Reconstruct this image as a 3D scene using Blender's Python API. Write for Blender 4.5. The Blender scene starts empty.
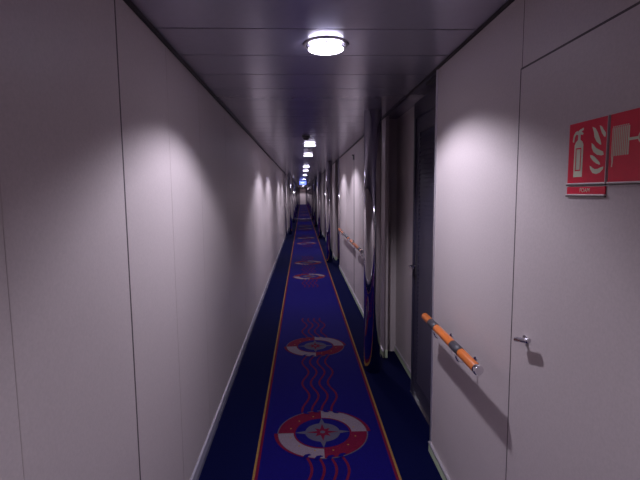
import bpy, bmesh, math, random
from mathutils import Vector, Matrix
random.seed(7)
C = bpy.context.scene.collection
PI = math.pi

# ------------------------------------------------------------------ dimensions
XL, XR = -0.575, 0.72          # corridor wall planes
ZC = 2.133                     # ceiling height
EYE = 1.49
Y0, Y1 = -3.2, 56.0            # corridor ends
XA = 0.856                     # back of the right alcoves
XAL = -0.70                    # back of the left alcoves
RIGHT_ALCOVES = [(2.43, 3.90), (8.75, 9.80), (13.95, 14.95), (18.95, 19.95), (24.0, 25.0),
                 (29.0, 30.0), (34.0, 35.0), (39.0, 40.0), (44.0, 45.0)]
LEFT_ALCOVES = [(15.3, 16.4), (21.6, 22.6), (26.6, 27.6), (31.6, 32.6), (36.6, 37.6), (41.6, 42.6)]
LIGHTS = [2.04, 6.12, 7.79, 11.15, 13.13, 16.70, 21.8, 26.8, 30.5, 35.5, 40.5, 45.4, 51.0]
LIGHT_X = 0.112
POCKET = 0.16                  # the alcove runs on behind the end of the corridor panel

# ------------------------------------------------------------------ materials
def new_mat(name):
    m = bpy.data.materials.new(name); m.use_nodes = True
    nt = m.node_tree
    return m, nt, nt.nodes['Principled BSDF']

def mat(name, col, rough=0.5, metal=0.0, spec=0.5, noise=0.0, scale=60.0, bump=0.0, sheen=0.0, sheen_col=None,
        emit=None, estr=0.0, stretch=None, coat=0.0):
    m, nt, b = new_mat(name)
    b.inputs['Base Color'].default_value = (*col, 1)
    b.inputs['Roughness'].default_value = rough
    b.inputs['Metallic'].default_value = metal
    b.inputs['Specular IOR Level'].default_value = spec
    b.inputs['Coat Weight'].default_value = coat
    if sheen:
        b.inputs['Sheen Weight'].default_value = sheen
        b.inputs['Sheen Roughness'].default_value = 0.4
        b.inputs['Sheen Tint'].default_value = (*(sheen_col or col), 1)
    if emit:
        b.inputs['Emission Color'].default_value = (*emit, 1)
        b.inputs['Emission Strength'].default_value = estr
    if noise or bump:
        tc = nt.nodes.new('ShaderNodeTexCoord')
        src = tc.outputs['Object']
        if stretch:
            mp = nt.nodes.new('ShaderNodeMapping'); mp.inputs['Scale'].default_value = stretch
            nt.links.new(src, mp.inputs['Vector']); src = mp.outputs['Vector']
        n = nt.nodes.new('ShaderNodeTexNoise')
        n.inputs['Scale'].default_value = scale; n.inputs['Detail'].default_value = 3
        nt.links.new(src, n.inputs['Vector'])
        if noise:
            r = nt.nodes.new('ShaderNodeValToRGB')
            r.color_ramp.elements[0].position = 0.3; r.color_ramp.elements[1].position = 0.7
            r.color_ramp.elements[0].color = (*[c * (1 - noise) for c in col], 1)
            r.color_ramp.elements[1].color = (*[min(1, c * (1 + noise)) for c in col], 1)
            nt.links.new(n.outputs['Fac'], r.inputs['Fac'])
            nt.links.new(r.outputs['Color'], b.inputs['Base Color'])
        if bump:
            bp = nt.nodes.new('ShaderNodeBump'); bp.inputs['Strength'].default_value = bump
            bp.inputs['Distance'].default_value = 0.002
            nt.links.new(n.outputs['Fac'], bp.inputs['Height'])
            nt.links.new(bp.outputs['Normal'], b.inputs['Normal'])
    return m

M = {}
M['wall'] = mat('wall_vinyl', (0.55, 0.48, 0.475), 0.42, spec=0.35, noise=0.045, scale=140)
M['seam'] = mat('panel_seam', (0.09, 0.07, 0.075), 0.6)
M['seam_soft'] = mat('panel_seam_light', (0.46, 0.39, 0.38), 0.5)
M['ceiling'] = mat('ceiling_enamel', (0.48, 0.46, 0.55), 0.25, metal=0.55, spec=0.6, noise=0.02, scale=30)
M['dark_gap'] = mat('dark_gap', (0.03, 0.024, 0.028), 0.6)
M['navy'] = mat('navy_carpet', (0.0018, 0.0028, 0.030), 0.95, spec=0.05, noise=0.5, scale=260, bump=0.4, sheen=0.04, sheen_col=(0.1, 0.12, 0.5))
M['blue'] = mat('blue_carpet', (0.003, 0.0012, 0.075), 0.95, spec=0.1, noise=0.28, scale=220, bump=0.35, sheen=0.12, sheen_col=(0.15, 0.12, 0.85))
M['red'] = mat('red_yarn', (0.095, 0.003, 0.02), 0.95, spec=0.1, noise=0.25, scale=220)
M['wine'] = mat('wine_yarn', (0.085, 0.004, 0.022), 0.95, spec=0.1, noise=0.25, scale=220)
M['gold'] = mat('gold_yarn', (0.21, 0.115, 0.035), 0.95, spec=0.1, noise=0.2, scale=220)
M['cream'] = mat('cream_yarn', (0.15, 0.115, 0.145), 0.95, spec=0.1, noise=0.2, scale=220)
M['grey'] = mat('grey_yarn', (0.062, 0.054, 0.085), 0.95, spec=0.1, noise=0.2, scale=220)
M['steel'] = mat('polished_steel', (0.74, 0.72, 0.74), 0.09, metal=1.0, noise=0.03, scale=6, stretch=(1, 1, 0.05))
M['brushed'] = mat('brushed_steel', (0.66, 0.63, 0.66), 0.25, metal=1.0)
M['edge'] = mat('pale_edge_strip', (0.70, 0.66, 0.70), 0.28, metal=0.7)
M['base_l'] = mat('skirting_metal', (0.62, 0.59, 0.68), 0.25, metal=0.55)
M['base_r'] = mat('skirting_pale_green', (0.58, 0.68, 0.46), 0.45)
M['door_dark'] = mat('dark_door_paint', (0.040, 0.035, 0.062), 0.4, spec=0.5)
M['door_frame'] = mat('dark_frame_paint', (0.028, 0.024, 0.046), 0.4)
M['orange'] = mat('varnished_orange_wood', (0.62, 0.16, 0.025), 0.35, noise=0.18, scale=35, stretch=(1, 0.12, 1), coat=0.3)
M['charcoal'] = mat('charcoal_band', (0.055, 0.05, 0.06), 0.5)
M['chrome'] = mat('chrome', (0.82, 0.80, 0.83), 0.08, metal=1.0)
M['sign_red'] = mat('sign_red', (0.78, 0.012, 0.05), 0.35, noise=0.03)
M['sign_ink'] = mat('sign_pale_pictogram', (0.74, 0.76, 0.56), 0.45)
M['sign_edge'] = mat('sign_channel', (0.55, 0.46, 0.46), 0.4, metal=0.2)
M['sign_shadow'] = mat('sign_channel_shade', (0.10, 0.08, 0.06), 0.5)
M['lamp'] = mat('lamp_glass', (0.9, 0.9, 0.95), 0.4, emit=(0.93, 0.88, 1.0), estr=9.0)
M['lamp_ring'] = mat('lamp_ring', (0.55, 0.52, 0.62), 0.2, metal=0.9)
M['lamp_core'] = mat('lamp_core', (0.5, 0.5, 0.8), 0.4, emit=(0.16, 0.10, 0.95), estr=1.6)
M['exit_blue'] = mat('exit_blue', (0.1, 0.15, 0.7), 0.3, emit=(0.16, 0.22, 1.0), estr=1.9)
M['exit_white'] = mat('exit_white', (0.8, 0.85, 0.9), 0.3, emit=(0.6, 0.7, 1.0), estr=2.2)
M['plastic'] = mat('grey_plastic', (0.05, 0.045, 0.05), 0.5)
M['end_door'] = mat('end_door_paint', (0.60, 0.51, 0.50), 0.45)
M['end_wall'] = mat('end_wall_paint', (0.14, 0.11, 0.13), 0.5)

# ------------------------------------------------------------------ helpers
class MB:
    def __init__(s):
        s.bm = bmesh.new(); s.mats = []
    def mi(s, key):
        if key not in s.mats: s.mats.append(key)
        return s.mats.index(key)
    def face(s, pts, key, smooth=False):
        vs = [s.bm.verts.new(p) for p in pts]
        f = s.bm.faces.new(vs); f.material_index = s.mi(key); f.smooth = smooth
        return f
    def box(s, a, b, key, bevel=0.0):
        x0, y0, z0 = a; x1, y1, z1 = b
        v = [s.bm.verts.new(p) for p in [(x0,y0,z0),(x1,y0,z0),(x1,y1,z0),(x0,y1,z0),(x0,y0,z1),(x1,y0,z1),(x1,y1,z1),(x0,y1,z1)]]
        fs = [s.bm.faces.new([v[i] for i in q]) for q in [(0,3,2,1),(4,5,6,7),(0,1,5,4),(1,2,6,5),(2,3,7,6),(3,0,4,7)]]
        k = s.mi(key)
        for f in fs: f.material_index = k
        if bevel:
            es = list({e for f in fs for e in f.edges})
            r = bmesh.ops.bevel(s.bm, geom=es, offset=bevel, segments=2, affect='EDGES', profile=0.5)
            for f in r['faces']: f.material_index = k
    def prism(s, poly, z0, z1, key, caps=True):
        """poly: list of (x,y); vertical extrusion"""
        k = s.mi(key)
        lo = [s.bm.verts.new((x, y, z0)) for x, y in poly]; hi = [s.bm.verts.new((x, y, z1)) for x, y in poly]
        n = len(poly)
        for i in range(n):
            j = (i + 1) % n
            s.bm.faces.new([lo[i], lo[j], hi[j], hi[i]]).material_index = k
        if caps:
            s.bm.faces.new(hi).material_index = k; s.bm.faces.new(lo[::-1]).material_index = k
    def extrude_y(s, prof, y0, y1, key, smooth=False):
        """prof: list of (x,z); extruded along Y"""
        k = s.mi(key)
        a = [s.bm.verts.new((x, y0, z)) for x, z in prof]; b = [s.bm.verts.new((x, y1, z)) for x, z in prof]
        n = len(prof)
        for i in range(n):
            j = (i + 1) % n
            f = s.bm.faces.new([a[i], a[j], b[j], b[i]]); f.material_index = k; f.smooth = smooth
        s.bm.faces.new(a[::-1]).material_index = k; s.bm.faces.new(b).material_index = k
    def lathe(s, prof, key, axis='Z', origin=(0,0,0), n=32, a0=0.0, a1=2*PI):
        """prof: list of (r, h)"""
        k = s.mi(key); o = Vector(origin); full = abs(a1 - a0 - 2*PI) < 1e-6
        cnt = n if full else n + 1
        rings = []
        for r, h in prof:
            ring = []
            for i in range(cnt):
                t = a0 + (a1 - a0) * i / n
                c, d = r * math.cos(t), r * math.sin(t)
                p = {'Z': (c, d, h), 'Y': (d, h, c), 'X': (h, c, d)}[axis]
                ring.append(s.bm.verts.new(o + Vector(p)))
            rings.append(ring)
        for a, b in zip(rings, rings[1:]):
            for i in range(cnt if full else cnt - 1):
                j = (i + 1) % cnt
                f = s.bm.faces.new([a[i], a[j], b[j], b[i]]); f.material_index = k; f.smooth = True
        for ring, (r, h), rev in ((rings[0], prof[0], True), (rings[-1], prof[-1], False)):
            if r > 1e-6:
                f = s.bm.faces.new(ring[::-1] if rev else ring); f.material_index = k
    def tube(s, pts, r, key, n=10):
        pts = [Vector(p) for p in pts]; k = s.mi(key); rings = []
        up = Vector((0, 0, 1))
        for i, p in enumerate(pts):
            d = (pts[min(i+1, len(pts)-1)] - pts[max(i-1, 0)]).normalized()
            a = d.cross(up)
            if a.length < 1e-3: a = d.cross(Vector((1, 0, 0)))
            a.normalize(); b = d.cross(a)
            rings.append([s.bm.verts.new(p + r*(math.cos(2*PI*j/n)*a + math.sin(2*PI*j/n)*b)) for j in range(n)])
        for a, b in zip(rings, rings[1:]):
            for i in range(n):
                f = s.bm.faces.new([a[i], a[(i+1) % n], b[(i+1) % n], b[i]]); f.material_index = k; f.smooth = True
        s.bm.faces.new(rings[0][::-1]).material_index = k; s.bm.faces.new(rings[-1]).material_index = k
    def build(s, name, parent=None, kind=None, recalc=True):
        if recalc: bmesh.ops.recalc_face_normals(s.bm, faces=s.bm.faces[:])
        me = bpy.data.meshes.new(name); s.bm.to_mesh(me); s.bm.free()
        for k in s.mats: me.materials.append(M[k])
        o = bpy.data.objects.new(name, me); C.objects.link(o)
        if parent: o.parent = parent
        if kind: o['kind'] = kind
        return o

def empty(name, loc):
    o = bpy.data.objects.new(name, None); C.objects.link(o); o.location = loc; o.empty_display_size = 0.05
    return o
def tag(o, label, cat, group=None):
    o['label'] = label; o['category'] = cat
    if group: o['group'] = group
    return o
def dup(root, loc):
    r = root.copy(); C.objects.link(r); r.location = loc
    for ch in list(root.children):
        c = ch.copy(); C.objects.link(c); c.parent = r
        for g in list(ch.children):
            d = g.copy(); C.objects.link(d); d.parent = c
    return r

# ------------------------------------------------------------------ floor and ceiling
b = MB(); b.box((-1.1, Y0 - 0.1, -0.08), (1.2, Y1 + 0.1, 0.0), 'navy'); b.build('floor', kind='structure')

b = MB()
b.box((-1.1, Y0 - 0.1, ZC + 0.012), (1.2, Y1 + 0.1, ZC + 0.06), 'dark_gap')
sp = 0.345; y = 1.857 - 15 * sp + 0.0
while y < Y1:
    b.box((XL - 0.14, y + 0.0045, ZC), (XA + 0.06, y + sp - 0.0045, ZC + 0.014), 'ceiling')
    y += sp
b.build('ceiling', kind='structure')

# ------------------------------------------------------------------ walls
def right_profile():
    pts = [(XR, Y0)]
    for a, e in RIGHT_ALCOVES: pts += [(XR, a), (XA, a), (XA, e + POCKET), (XR + 0.03, e + POCKET), (XR + 0.03, e), (XR, e)]
    return pts + [(XR, Y1)]
def left_profile():
    pts = [(XL, Y0)]
    for a, e in LEFT_ALCOVES: pts += [(XL, a), (XAL, a), (XAL, e), (XL, e)]
    return pts + [(XL, Y1)]
def wall_quads(b, prof, key):
    for (x0, y0), (x1, y1) in zip(prof, prof[1:]):
        b.face([(x0, y0, 0), (x1, y1, 0), (x1, y1, ZC + 0.01), (x0, y0, ZC + 0.01)], key)

b = MB()
b.prism(right_profile() + [(1.15, Y1), (1.15, Y0)], 0, ZC + 0.011, 'wall', caps=False)
def seamR(b, y, z0=0.07, z1=ZC - 0.002, w=0.004, key='seam'):
    b.box((XR - 0.0008, y - w/2, z0), (XR + 0.002, y + w/2, z1), key)
seamR(b, 1.485, 1.884, w=0.002)
seamR(b, 6.25, z1=1.93, w=0.07); seamR(b, 5.32, w=0.05, key='seam_soft')
for yy in (4.4, 7.3, 10.6, 11.5, 12.4, 13.3, 15.8, 16.7, 17.6, 20.9, 21.8, 22.8, 25.9, 26.9, 27.9, 31, 32, 33, 36, 37, 38, 41, 42, 43, 46, 47.5):
    seamR(b, yy, w=0.006, key='seam_soft')
b.build('wall_right', kind='structure')

b = MB()
b.prism(left_profile() + [(-1.05, Y1), (-1.05, Y0)], 0, ZC + 0.011, 'wall', caps=False)
b.box((XL - 0.002, 1.488, 0.07), (XL + 0.0008, 1.496, ZC), 'seam')
b.box((XL - 0.002, 0.885, 0.07), (XL + 0.0006, 0.888, ZC), 'seam_soft')
for yy in (2.02, 2.62, 3.48, 4.4, 5.3, 6.2, 7.1, 8.0, 8.9, 9.8, 10.7, 11.6, 12.5, 13.4, 14.3, 15.2, 18.2, 19.4, 20.5, 23.8, 25, 28.8, 30, 34, 35, 39, 40, 44, 46, 48):
    b.box((XL - 0.002, yy - 0.0016, 0.07), (XL + 0.0005, yy + 0.0016, ZC - 0.002), 'seam_soft')
b.build('wall_left', kind='structure')

b = MB(); b.box((-1.1, Y0 - 0.1, 0), (1.2, Y0, ZC + 0.01), 'wall'); b.build('wall_near', kind='structure')
b = MB(); b.box((-1.1, Y1, 0), (1.2, Y1 + 0.1, ZC + 0.01), 'end_wall'); b.build('wall_far', kind='structure')

# ceiling edge trims (dark shadow gap strip with a thin lip)
b = MB()
b.box((XL - 0.001, 1.56, ZC - 0.016), (XL + 0.012, 15.29, ZC), 'dark_gap')
b.build('trim_1', kind='structure')
b = MB()
b.box((XR - 0.012, Y0, ZC - 0.010), (XR + 0.0005, Y1, ZC), 'dark_gap')
b.build('trim_2', kind='structure')

# skirtings
def skirt_profile(x, s, h):     # s = +1: skirting stands on +X side of plane x
    return [(x, 0), (x + s*0.012, 0), (x + s*0.012, h*0.78), (x + s*0.008, h), (x, h)]
b = MB()
prev = Y0
for a, e in LEFT_ALCOVES:
    b.extrude_y([(XL, 0), (XL + 0.014, 0), (XL + 0.016, 0.035), (XL + 0.009, 0.068), (XL, 0.075)], prev, a, 'base_l'); prev = e
    b.extrude_y(skirt_profile(XAL, 1, 0.06), a + 0.001, e - 0.001, 'base_l')
    b.box((XAL, e - 0.012, 0), (XL - 0.001, e, 0.06), 'base_l')
b.extrude_y(skirt_profile(XL, 1, 0.068), prev, Y1, 'base_l')
b.build('baseboard_left', kind='structure')
b = MB()
prev = Y0
for i, (a, e) in enumerate(RIGHT_ALCOVES):
    b.extrude_y([(XR, 0), (XR - 0.010, 0), (XR - 0.010, 0.050), (XR, 0.050)], prev, a, 'base_r')
    b.extrude_y([(XR, 0.050), (XR - 0.013, 0.050), (XR - 0.013, 0.058), (XR, 0.060)], prev, a, 'edge')
    y0 = a + 0.76 if i == 0 else a + 0.02
    b.extrude_y([(XA, 0), (XA - 0.010, 0), (XA - 0.010, 0.050), (XA, 0.050)], y0, e + POCKET - 0.012, 'base_r')
    b.extrude_y([(XA, 0.050), (XA - 0.013, 0.050), (XA - 0.013, 0.058), (XA, 0.060)], y0, e + POCKET - 0.012, 'edge')
    b.box((XR - 0.002, e - 0.008, 0), (XR + 0.031, e, 0.075), 'base_r', 0.003)
    prev = e
b.extrude_y(skirt_profile(XR, -1, 0.06), prev, Y1, 'base_r')
b.build('baseboard_right', kind='structure')

# steel corner strips at the near edge of every alcove
n = 3
for i, (a, e) in enumerate(RIGHT_ALCOVES):
    b = MB()
    if i == 0:
        b.box((XR - 0.004, a - 0.022, 0.0), (XR + 0.02, a + 0.003, ZC), 'edge', bevel=0.003)
        b.lathe([(0.009, 0.0), (0.009, ZC)], 'brushed', origin=(XR + 0.004, a + 0.004, 0), n=16)
    else:
        b.lathe([(0.035, 0.0), (0.035, ZC)], 'steel', origin=(XR + 0.008, a, 0), n=20)
    b.build('trim_%d' % n, kind='structure'); n += 1
for a, e in LEFT_ALCOVES:
    b = MB(); b.lathe([(0.04, 0.0), (0.04, ZC)], 'steel', origin=(XL - 0.006, a, 0), n=20)
    b.build('trim_%d' % n, kind='structure'); n += 1
# metal threshold strip across the passage
b = MB(); b.extrude_y([(XL + 0.02, 0.0), (XR - 0.02, 0.0), (XR - 0.02, 0.011), (XL + 0.02, 0.011)], 25.2, 25.5, 'brushed')
b.build('trim_%d' % n, kind='structure')

# ------------------------------------------------------------------ polished columns
ordn = ['nearest', 'second', 'third', 'fourth', 'fifth', 'sixth', 'seventh', 'eighth', 'ninth']
def column(x, y, r, label, group):
    b = MB(); b.lathe([(r, 0.0), (r, ZC - 0.001)], 'steel', n=48); 
    for v in b.bm.verts: v.co.y *= 1.8        # oval in plan, long axis along the corridor
    t = b.build('steel_column'); t.location = (x, y, 0)
    return tag(t, label, 'column', group)
for i, (a, e) in enumerate(RIGHT_ALCOVES):
    lab = 'large polished steel oval column beside dark louvred door on the right' if i == 0 else \
          '%s polished steel column from the camera along the right wall' % ordn[i]
    column(0.575, e - 0.23, 0.069, lab, 'columns along the right wall')
for i, (a, e) in enumerate(LEFT_ALCOVES):
    column(-0.435, e - 0.25, 0.055, '%s polished steel column from the camera along the left wall' % ordn[i], 'columns along the left wall')

# ------------------------------------------------------------------ louvred dark door in the first alcove
d1 = empty('door_1', (XA, 2.8, 0)); d1['kind'] = 'structure'
def loc(b, name, root, **k):
    o = b.build(name, root, **k); o.matrix_parent_inverse = Matrix.Translation(-root.location); return o
DX = 0.790
b = MB()
fy0, fy1, fz = 2.455, 3.195, 2.10
b.box((DX, fy1 - 0.035, 0.0), (XA - 0.001, fy1, fz), 'door_frame', 0.003)
b.box((DX, fy0, 0.0), (XA - 0.001, fy0 + 0.035, fz), 'door_frame', 0.003)
b.box((DX, fy0 + 0.035, fz - 0.11), (XA - 0.001, fy1 - 0.035, fz), 'door_frame', 0.003)
b.box((DX - 0.004, fy0, 0.0), (XA - 0.001, fy1, 0.012), 'brushed')
loc(b, 'frame', d1)
b = MB()
lx = DX + 0.012
ly0, ly1, lz0, lz1 = fy0 + 0.037, fy1 - 0.037, 0.014, fz - 0.112
b.box((lx + 0.012, ly0, lz0), (XA - 0.004, ly1, lz1), 'door_dark')
st = 0.075
b.box((lx, ly0, lz0), (lx + 0.014, ly0 + st, lz1), 'door_dark'); b.box((lx, ly1 - st, lz0), (lx + 0.014, ly1, lz1), 'door_dark')
b.box((lx, ly0 + st, lz0), (lx + 0.014, ly1 - st, lz0 + 0.12), 'door_dark'); b.box((lx, ly0 + st, lz1 - 0.10), (lx + 0.014, ly1 - st, lz1), 'door_dark')
z = lz0 + 0.125
while z < lz1 - 0.13:
    y0, y1 = ly0 + st, ly1 - st
    b.extrude_y([(lx + 0.001, z), (lx + 0.005, z), (lx + 0.015, z + 0.032), (lx + 0.011, z + 0.032)], y0, y1, 'door_dark')
    z += 0.030
loc(b, 'door_leaf', d1)
# lever handle on a long plate
h = MB()
hy = ly1 - 0.035
h.box((lx - 0.004, hy - 0.016, 0.83), (lx, hy + 0.016, 1.05), 'charcoal', 0.002)
ho = loc(h, 'handle', d1)
h = MB()
h.tube([(lx - 0.004, hy, 0.965), (lx - 0.042, hy, 0.965), (lx - 0.048, hy - 0.006, 0.965), (lx - 0.048, hy - 0.09, 0.963)], 0.008, 'chrome')
h.build('lever', ho)
# oval pull ring
h = MB()
cy, cz = 2.62, 1.462
ring = [(lx - 0.006, cy + 0.032*math.cos(t), cz + 0.062*math.sin(t)) for t in [2*PI*i/28 for i in range(29)]]
h.tube(ring, 0.006, 'chrome', 8)
h.lathe([(0.008, -0.009), (0.008, 0.004)], 'chrome', axis='X', origin=(lx, cy + 0.07, cz - 0.01), n=14)
loc(h, 'pull_ring', d1)
h = MB(); h.box((0.742, 2.52, ZC - 0.018), (0.775, 2.72, ZC - 0.001), 'plastic', 0.003)
loc(h, 'door_closer', d1)

# ------------------------------------------------------------------ flush cabinet door on the near right wall
d2 = empty('door_2', (XR, 0.9, 0)); d2['kind'] = 'structure'
cy0, cy1, cz1 = 0.30, 1.485, 1.879
b = MB()
b.box((XR - 0.0036, cy1 - 0.001, 0.062), (XR - 0.0002, cy1 + 0.004, cz1 + 0.005), 'seam')
b.box((XR - 0.0036, cy0, cz1), (XR - 0.0002, cy1 - 0.001, cz1 + 0.006), 'seam')
loc(b, 'frame', d2)
b = MB(); b.box((XR - 0.003, cy0, 0.066), (XR - 0.0002, cy1 - 0.001, cz1), 'wall')
loc(b, 'door_leaf', d2)
b = MB()
ky, kz = 1.384, 1.012
b.lathe([(0.013, -0.006), (0.013, 0.0)], 'chrome', axis='X', origin=(XR - 0.003, ky, kz), n=20)
b.lathe([(0.006, -0.022), (0.006, -0.005)], 'chrome', axis='X', origin=(XR - 0.003, ky, kz), n=14)
ko = loc(b, 'latch', d2)
b = MB()
b.lathe([(0.006, -0.070), (0.0085, -0.067), (0.0085, 0.012), (0.006, 0.015)], 'brushed', axis='Y', origin=(XR - 0.030, ky, kz), n=16)
for v in b.bm.verts: v.co.z -= (v.co.y - ky) * 0.26
b.build('latch_grip', ko)

# ------------------------------------------------------------------ fire signs (u to the right as seen, v up), on the cabinet door
SX = XR - 0.0032
def sp_(y0, z0, t): return lambda u, v: (SX - t, y0 - u, z0 + v)
def poly_plate(b, y0, z0, W, H, pts, t, key):
    f = sp_(y0, z0, t)
    b.face([f(u * W, (1 - v) * H) for u, v in pts], key)
def sign_plate(name, y0, z0, W, H, root):
    b = MB(); b.box((SX - 0.003, y0 - W, z0), (SX, y0, z0 + H), 'sign_red', 0.0008)
    return loc(b, name, root)
def channel(y0, z0, W, root, name='holder_rail', h=0.006):
    b = MB()
    b.box((SX - 0.006, y0 - W - 0.001, z0), (SX, y0 + 0.001, z0 + h*0.6), 'sign_edge', 0.0008)
    b.box((SX - 0.0055, y0 - W - 0.001, z0 - h*0.55), (SX, y0 + 0.001, z0), 'sign_shadow')  # shadow below the lip, put in as a dark coloured strip
    return loc(b, name, root)

W = 0.154; H = 0.154
zS = 1.508
s1 = empty('fire_extinguisher_sign', (SX, 1.117, zS))
tag(s1, 'red square sign with pale fire extinguisher and flames on right wall', 'sign')
sign_plate('plate', 1.194, zS, W, H, s1)
b = MB(); T = 0.0036
A = lambda pts, t=T, key='sign_ink': poly_plate(b, 1.194, zS, W, H, pts, t, key)
body = [(0.17, 0.37), (0.20, 0.32), (0.25, 0.29), (0.33, 0.29), (0.38, 0.32), (0.41, 0.37), (0.41, 0.90), (0.17, 0.90)]
A(body)
A([(0.255, 0.29), (0.255, 0.20), (0.325, 0.20), (0.325, 0.29)])
A([(0.22, 0.16), (0.30, 0.12), (0.40, 0.10), (0.40, 0.14), (0.345, 0.15), (0.40, 0.19), (0.385, 0.215), (0.30, 0.20), (0.22, 0.20)])
A([(0.11, 0.30), (0.13, 0.20), (0.18, 0.145), (0.24, 0.13), (0.24, 0.18), (0.19, 0.20), (0.165, 0.24), (0.15, 0.32)])
for q in ([(0.215, 0.42), (0.235, 0.42), (0.235, 0.80), (0.215, 0.80)], [(0.345, 0.42), (0.365, 0.42), (0.365, 0.80), (0.345, 0.80)],
          [(0.235, 0.42), (0.345, 0.42), (0.345, 0.44), (0.235, 0.44)], [(0.235, 0.78), (0.345, 0.78), (0.345, 0.80), (0.235, 0.80)]):
    A(q, T + 0.0006, 'sign_red')
def flame(pl, pr):
    """two rows of points (left side going down, right side coming down) stitched into quads"""
    for i in range(len(pl) - 1):
        A([pl[i], pr[i], pr[i+1], pl[i+1]])
flame([(0.62, 0.12), (0.66, 0.20), (0.68, 0.28), (0.74, 0.36), (0.83, 0.42)], [(0.70, 0.15), (0.76, 0.22), (0.80, 0.29), (0.84, 0.36), (0.86, 0.42)])
flame([(0.80, 0.12), (0.82, 0.18), (0.86, 0.25), (0.92, 0.31)], [(0.86, 0.15), (0.90, 0.20), (0.95, 0.25), (0.95, 0.31)])
flame([(0.62, 0.37), (0.63, 0.45), (0.68, 0.52), (0.77, 0.57), (0.88, 0.59)], [(0.67, 0.40), (0.74, 0.46), (0.83, 0.50), (0.91, 0.53), (0.93, 0.58)])
flame([(0.60, 0.56), (0.61, 0.60), (0.68, 0.66), (0.75, 0.70), (0.84, 0.73)], [(0.66, 0.57), (0.72, 0.60), (0.79, 0.65), (0.83, 0.68), (0.86, 0.72)])
flame([(0.60, 0.73), (0.62, 0.79), (0.68, 0.85), (0.77, 0.87), (0.86, 0.85), (0.93, 0.80)], [(0.63, 0.74), (0.68, 0.77), (0.73, 0.79), (0.80, 0.79), (0.87, 0.77), (0.935, 0.76)])
loc(b, 'pictogram', s1, recalc=False)
channel(1.194, zS - 0.004, W, s1)
b = MB(); b.box((SX - 0.006, 1.194 - W - 0.003, zS), (SX, 1.194 - W - 0.0002, zS + H), 'sign_edge'); loc(b, 'edge_strip', s1)

# narrow text strip beneath
s2 = empty('fire_sign_strip', (SX, 1.117, zS - 0.04))
tag(s2, 'narrow red lettered strip directly under the fire extinguisher sign', 'sign')
zB = zS - 0.0085 - 0.020
sign_plate('plate', 1.194, zB, W, 0.019, s2)
cu = bpy.data.curves.new('strip_text', 'FONT'); cu.body = 'FOAM'; cu.size = 0.015; cu.align_x = 'CENTER'; cu.align_y = 'CENTER'
to = bpy.data.objects.new('tmp', cu); C.objects.link(to)
bpy.context.view_layer.update()
me = bpy.data.meshes.new_from_object(to.evaluated_get(bpy.context.evaluated_depsgraph_get()))
bpy.data.objects.remove(to); me.materials.clear(); me.materials.append(M['sign_ink'])
lt = bpy.data.objects.new('lettering', me); C.objects.link(lt); lt.parent = s2
lt.matrix_parent_inverse = Matrix.Translation(-s2.location)
lt.matrix_world = Matrix(((0, 0, -1, SX - 0.0036), (-1, 0, 0, 1.194 - W*0.5), (0, 1, 0, zB + 0.0095), (0, 0, 0, 1)))
channel(1.194, zB - 0.004, W, s2)

s3 = empty('fire_hose_sign', (SX, 0.97, zS))
tag(s3, 'red sign with pale hose reel and valve wheel at right picture edge', 'sign')
y3 = 1.194 - W - 0.006
sign_plate('plate', y3, zS, W, H, s3)
b = MB()
A = lambda pts, t=T, key='sign_ink': poly_plate(b, y3, zS, W, H, pts, t, key)
A([(0.06, 0.21), (0.42, 0.21), (0.42, 0.62), (0.06, 0.62)])
for i in range(9):
    u = 0.085 + i * 0.037
    A([(u, 0.20), (u + 0.010, 0.20), (u + 0.010, 0.63), (u, 0.63)], T + 0.0006, 'sign_red')
for i in range(9):
    u = 0.07 + i * 0.038
    A([(u, 0.185), (u + 0.025, 0.185), (u + 0.025, 0.21), (u, 0.21)])
A([(0.06, 0.62), (0.105, 0.62), (0.10, 0.72), (0.09, 0.78), (0.07, 0.78), (0.075, 0.70)])
A([(0.42, 0.385), (0.60, 0.385), (0.60, 0.425), (0.42, 0.425)])
def disc(cu_, cv, r, t, key, n=20): A([(cu_ + r*math.cos(2*PI*i/n), cv + r*0.92*math.sin(2*PI*i/n)) for i in range(n)], t, key)
disc(0.69, 0.40, 0.105, T, 'sign_ink'); disc(0.69, 0.40, 0.075, T + 0.0005, 'sign_red'); disc(0.69, 0.40, 0.04, T + 0.001, 'sign_ink')
for k in range(4):
    a = PI/4 + k*PI/2; c, s = math.cos(a), math.sin(a)
    A([(0.69 + c*0.03 - s*0.012, 0.40 + s*0.03 + c*0.012), (0.69 + c*0.03 + s*0.012, 0.40 + s*0.03 - c*0.012),
       (0.69 + c*0.09 + s*0.012, 0.40 + s*0.09 - c*0.012), (0.69 + c*0.09 - s*0.012, 0.40 + s*0.09 + c*0.012)], T + 0.001)
loc(b, 'pictogram', s3, recalc=False)
channel(y3, zS - 0.004, W, s3)

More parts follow.
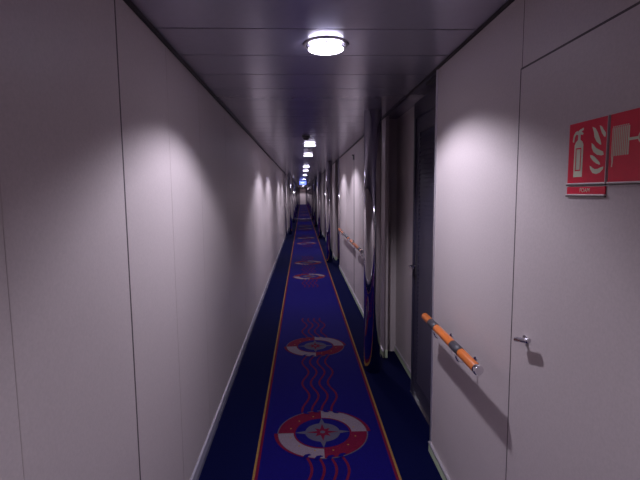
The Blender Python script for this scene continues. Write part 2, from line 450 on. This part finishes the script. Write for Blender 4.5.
# ------------------------------------------------------------------ handrails
def handrail(y0, y1, z, r, bands, brackets, label, far_cap=True):
    x = XR - 0.088
    t = empty('handrail', (x, (y0 + y1)/2, z))
    b = MB(); b.lathe([(r*0.8, y0 + 0.010), (r, y0 + 0.016), (r, y1 - 0.006), (r*0.75, y1)], 'orange', axis='Y', origin=(x, 0, z), n=24); loc(b, 'rail', t)
    for a, e in bands:
        b = MB(); b.lathe([(r + 0.0006, a), (r + 0.0006, e)], 'charcoal', axis='Y', origin=(x, 0, z), n=24); loc(b, 'grip_band', t)
    b = MB(); b.lathe([(r*0.86, y0), (r + 0.001, y0 + 0.004), (r + 0.001, y0 + 0.018)], 'chrome', axis='Y', origin=(x, 0, z), n=24); loc(b, 'end_cap', t)
    for yb in brackets:
        b = MB()
        zw = z - 0.058
        pts = [(x, yb, z - r + 0.001), (x + 0.001, yb, z - r - 0.018), (x + 0.008, yb, z - r - 0.034), (x + 0.024, yb, z - r - 0.042),
               (x + 0.050, yb, zw), (XR - 0.004, yb, zw)]
        b.tube(pts, 0.0055, 'chrome', 10)
        b.lathe([(0.017, -0.007), (0.019, -0.004), (0.019, 0.0)], 'chrome', axis='X', origin=(XR, yb, zw), n=20)
        loc(b, 'bracket', t)
    return tag(t, label, 'handrail', 'handrails on the right wall')
handrail(1.548, 2.275, 0.841, 0.0185, [(1.73, 1.83), (2.06, 2.16)], [1.79, 2.10], 'orange wooden handrail with dark bands beside the dark louvred door')
handrail(4.75, 5.86, 0.852, 0.0185, [(4.86, 5.0), (5.5, 5.6)], [4.86, 5.5], 'second handrail, beyond the nearest steel column on the right wall')
handrail(6.05, 7.75, 0.852, 0.0185, [(6.15, 6.9), (7.2, 7.3)], [6.3, 7.3], 'farthest handrail, before the second right steel column')

# little dark bracket high on the right wall
b = MB(); b.box((XR - 0.014, 6.205, 1.93), (XR, 6.295, 2.0), 'plastic', 0.003); b.box((XR - 0.03, 6.235, 1.985), (XR - 0.002, 6.265, 2.0), 'plastic')
o = b.build('wall_bracket'); tag(o, 'small dark bracket high on right wall above the second handrail', 'bracket')

# ------------------------------------------------------------------ patterned runner
RL, RR = -0.280, 0.497; RC = (RL + RR)/2
zr = 0.006
b = MB()
b.box((RL, Y0 + 0.02, 0.0005), (RR, Y1 - 0.02, zr), 'blue')
lay = lambda k: zr + 0.0004 * k
def strip(x0, x1, key, k):
    b.face([(x0, Y0 + 0.02, lay(k)), (x1, Y0 + 0.02, lay(k)), (x1, Y1 - 0.02, lay(k)), (x0, Y1 - 0.02, lay(k))], key)
sw = 0.017
strip(RL, RL + 0.012, 'gold', 1); strip(RL + 0.012, RL + 0.028, 'red', 1)
strip(RR - 0.012, RR, 'gold', 1); strip(RR - 0.028, RR - 0.012, 'red', 1)
def sector(cx, cy, r0, r1, a0, a1, key, k, n=18):
    for i in range(n):
        t0 = a0 + (a1 - a0)*i/n; t1 = a0 + (a1 - a0)*(i + 1)/n
        P = lambda r, t: (cx + r*math.cos(t), cy + r*math.sin(t), lay(k))
        if r0 < 1e-6: b.face([P(0, t0), P(r1, t0), P(r1, t1)], key)
        else: b.face([P(r0, t0), P(r1, t0), P(r1, t1), P(r0, t1)], key)
def star(cx, cy, tips, valley, key, k, off=0.0):
    n = len(tips)
    for i in range(n):
        a = off + 2*PI*i/n; da = PI/n
        P = lambda r, t: (cx + r*math.cos(t), cy + r*math.sin(t), lay(k))
        b.face([P(0, 0), P(valley, a - da), P(tips[i], a), P(valley, a + da)], key)
def wave(cx, ya, yb, key='wine', fade0=False, fade1=False):
    n = max(8, int(abs(yb - ya)/0.018)); w = 0.0075
    pts = []
    for i in range(n + 1):
        yy = ya + (yb - ya)*i/n
        pts.append((cx + 0.026*math.sin(2*PI*yy/0.44 + wave.ph), yy))
    for i in range(n):
        (x0, q0), (x1, q1) = pts[i], pts[i+1]
        w0 = w; w1 = w
        b.face([(x0 - w0, q0, lay(2)), (x0 + w0, q0, lay(2)), (x1 + w1, q1, lay(2)), (x1 - w1, q1, lay(2))], key)
def medallion(cy):
    cx = 0.108; R = 0.274; r = 0.180
    sector(cx, cy, 0, R + 0.007, 0, 2*PI, 'grey', 3, 64)
    for q, key in enumerate(('cream', 'red', 'cream', 'red')):
        sector(cx, cy, r, R, q*PI/2, (q + 1)*PI/2, key, 4, 16)
    # red swoosh outside the cream quadrants
    for a in (0, PI):
        for i in range(16):
            t0 = a + PI/2*i/16; t1 = a + PI/2*(i + 1)/16
            w0 = 0.022*(1 - i/16); w1 = 0.022*(1 - (i + 1)/16)
            P = lambda rr, t: (cx + rr*math.cos(t), cy + rr*math.sin(t), lay(4))
            b.face([P(R + 0.002, t0), P(R + 0.004 + w0, t0), P(R + 0.004 + w1, t1), P(R + 0.002, t1)], 'red')
    sector(cx, cy, 0, r, 0, 2*PI, 'red', 5, 48)
    sector(cx, cy, 0, r - 0.011, 0, 2*PI, 'blue', 6, 48)
    for k in range(12):
        a = PI/12 + k*PI/6
        sector(cx + 0.205*math.cos(a), cy + 0.205*math.sin(a), 0, 0.006, 0, 2*PI, 'gold', 5, 8)
    sector(cx, cy, 0, 0.108, 0, 2*PI, 'grey', 7, 40)
    star(cx, cy, [0.172]*4, 0.05, 'grey', 8)
    star(cx, cy, [0.10, 0.066]*4, 0.036, 'red', 9)
    sector(cx, cy, 0, 0.016, 0, 2*PI, 'grey', 10, 14)
    # wave crests biting into the ring, near and far side
    for s in (-1, 1):
        for j in range(4):
            xx = (-0.10 + 0.0667*j); yy = s*math.sqrt(R*R - xx*xx)
            x, y = cx + xx, cy + yy
            dx = 0.026
            b.face([(x - dx, y + s*0.010, lay(11)), (x - 0.012, y - s*0.018, lay(11)), (x + 0.012, y - s*0.024, lay(11)),
                    (x + dx, y - s*0.012, lay(11)), (x + 0.008, y - s*0.004, lay(11)), (x + 0.004, y + s*0.016, lay(11))], 'blue')
pairs = []
yb = 2.63 - 5.2
while yb < Y1 - 3:
    pairs.append((yb, yb + 1.58)); yb += 5.22
for ya, yb_ in pairs:
    for yy in (ya, yb_):
        if yy > Y0 + 0.6: medallion(yy)
    for j in range(4):
        cx = 0.108 - 0.10 + 0.0667*j; off = cx - 0.108
        e = math.sqrt(0.274**2 - off*off) - 0.012
        wave.ph = 0.6 - 2*PI*ya/0.44
        wave(cx, ya + e, yb_ - e)
        if ya - 0.95 > Y0 + 0.1: wave(cx, ya - 0.92, ya - e)
        wave(cx, yb_ + e, yb_ + 0.98)
o = b.build('carpet_runner', recalc=False)
tag(o, 'long royal blue carpet runner with lifebuoy medallions and red wavy lines', 'carpet')

# ------------------------------------------------------------------ ceiling downlights
def make_light():
    t = empty('ceiling_light', (LIGHT_X, LIGHTS[0], ZC))
    b = MB()
    b.lathe([(0.066, -0.001), (0.078, -0.006), (0.096, -0.006), (0.101, -0.0005)], 'lamp_ring', n=40)
    b.lathe([(0.064, -0.0008), (0.066, -0.002)], 'lamp_core', n=40)
    b.build('housing', t)
    b = MB()
    b.lathe([(0.0, -0.025), (0.074, -0.025), (0.077, -0.023), (0.074, -0.021), (0.0, -0.021)], 'lamp', n=40)
    b.build('diffuser', t)
    for k in range(3):
        a = 2*PI*k/3 + 0.5
        b = MB(); b.lathe([(0.004, -0.022), (0.004, -0.001)], 'lamp_ring', origin=(0.068*math.cos(a), 0.068*math.sin(a), 0), n=8)
        b.build('standoff', t)
    return t
l0 = make_light()
words = ['nearest and largest', 'second', 'third', 'fourth', 'fifth', 'sixth', 'seventh', 'eighth', 'ninth', 'tenth', 'eleventh', 'twelfth', 'thirteenth']
def lamp(x, y, z, e):
    L = bpy.data.lights.new('downlight_and_fill_lamp', 'SPOT'); L.energy = e; L.color = (0.89, 0.86, 1.04)
    L.spot_size = math.radians(134); L.spot_blend = 0.34; L.shadow_soft_size = 0.035
    o = bpy.data.objects.new('downlight_and_fill_lamp', L); C.objects.link(o); o.location = (x, y, z)
    return o
for i, yl in enumerate(LIGHTS):
    t = l0 if i == 0 else dup(l0, (LIGHT_X, yl, ZC))
    tag(t, '%s lit round ceiling downlight counting from the camera' % words[i], 'ceiling light', 'round downlights along the ceiling')
    lamp(LIGHT_X, yl, ZC - 0.031, 72.0)
lamp(LIGHT_X, 54.6, ZC - 0.031, 60.0)  # added fill lamp without a fixture, brightens the far end door
lamp(LIGHT_X, -0.75, ZC - 0.031, 48.0)

# smoke detector and sprinkler
t = empty('smoke_detector', (0.054, 5.26, ZC)); tag(t, 'small dark smoke detector on ceiling just before the second downlight', 'detector')
b = MB(); b.lathe([(0.050, -0.0005), (0.050, -0.012), (0.045, -0.018)], 'plastic', n=28); b.build('base', t)
b = MB(); b.lathe([(0.036, -0.018), (0.034, -0.034), (0.022, -0.042), (0.0, -0.043)], 'plastic', n=28); b.build('sensor_head', t)
t = empty('sprinkler', (0.111, 6.85, ZC)); tag(t, 'tiny ceiling sprinkler head between second and third downlights', 'sprinkler')
b = MB(); b.lathe([(0.030, -0.0005), (0.026, -0.006), (0.010, -0.008), (0.008, -0.028)], 'brushed', n=20); b.build('base', t)
b = MB(); b.lathe([(0.018, -0.044), (0.018, -0.041)], 'brushed', n=16)
for s in (-1, 1): b.tube([(s*0.007, 0, -0.026), (s*0.012, 0, -0.034), (s*0.003, 0, -0.042)], 0.002, 'brushed', 6)
b.build('deflector', t)

# ------------------------------------------------------------------ exit sign and far door
t = empty('exit_sign', (0.045, 24.0, ZC - 0.125)); tag(t, 'small glowing blue exit sign hanging from the far ceiling', 'sign')
b = MB(); b.box((-0.185, -0.03, -0.125), (0.185, 0.03, 0.09), 'plastic', 0.006); b.build('housing', t)
b = MB(); b.box((-0.175, -0.034, -0.116), (0.175, -0.0302, 0.082), 'exit_blue')
b.box((-0.11, -0.036, -0.03), (0.07, -0.0342, 0.01), 'exit_white')
b.build('light_panel', t)
for s in (-1, 1):
    b = MB(); b.tube([(s*0.12, 0, 0.088), (s*0.12, 0, 0.1245)], 0.008, 'brushed', 8); b.build('hanger', t)

d3 = empty('door_3', (0.08, Y1, 0)); d3['kind'] = 'structure'
b = MB()
for x0, x1 in ((-0.36, -0.27), (0.43, 0.5)): b.box((x0, Y1 - 0.05, 0.01), (x1, Y1 - 0.001, 2.03), 'end_wall', 0.004)
b.box((-0.27, Y1 - 0.05, 1.96), (0.43, Y1 - 0.001, 2.03), 'end_wall', 0.004)
loc(b, 'frame', d3)
b = MB(); b.box((-0.268, Y1 - 0.04, 0.012), (0.428, Y1 - 0.002, 1.958), 'end_door', 0.004); loc(b, 'door_leaf', d3)
b = MB(); b.tube([(0.36, Y1 - 0.04, 1.0), (0.36, Y1 - 0.085, 1.0), (0.25, Y1 - 0.09, 1.0)], 0.011, 'chrome'); loc(b, 'handle', d3)

# ------------------------------------------------------------------ world, camera
w = bpy.data.worlds.new('dark_surround'); bpy.context.scene.world = w; w.use_nodes = True
w.node_tree.nodes['Background'].inputs['Color'].default_value = (0.01, 0.01, 0.015, 1)
w.node_tree.nodes['Background'].inputs['Strength'].default_value = 0.2

f, pitch, yaw, roll = 449.86, 0.105717, 0.0386141, -0.00880621
cy_, sy_, cp, sn = math.cos(yaw), math.sin(yaw), math.cos(pitch), math.sin(pitch)
F = Vector((sy_*cp, cy_*cp, -sn)); R_ = Vector((cy_, -sy_, 0)); U_ = R_.cross(F)
cr, sr = math.cos(roll), math.sin(roll)
R2 = cr*R_ + sr*U_; U2 = -sr*R_ + cr*U_
cam = bpy.data.cameras.new('camera'); co = bpy.data.objects.new('camera', cam); C.objects.link(co)
co.matrix_world = Matrix(((R2.x, U2.x, -F.x, 0), (R2.y, U2.y, -F.y, 0), (R2.z, U2.z, -F.z, EYE), (0, 0, 0, 1)))
cam.sensor_width = 36; cam.lens = f/640*36; cam.clip_start = 0.02; cam.clip_end = 200
bpy.context.scene.camera = co
vs = bpy.context.scene.view_settings
vs.view_transform = 'Standard'; vs.look = 'None'; vs.exposure = 0.16; vs.gamma = 1.0
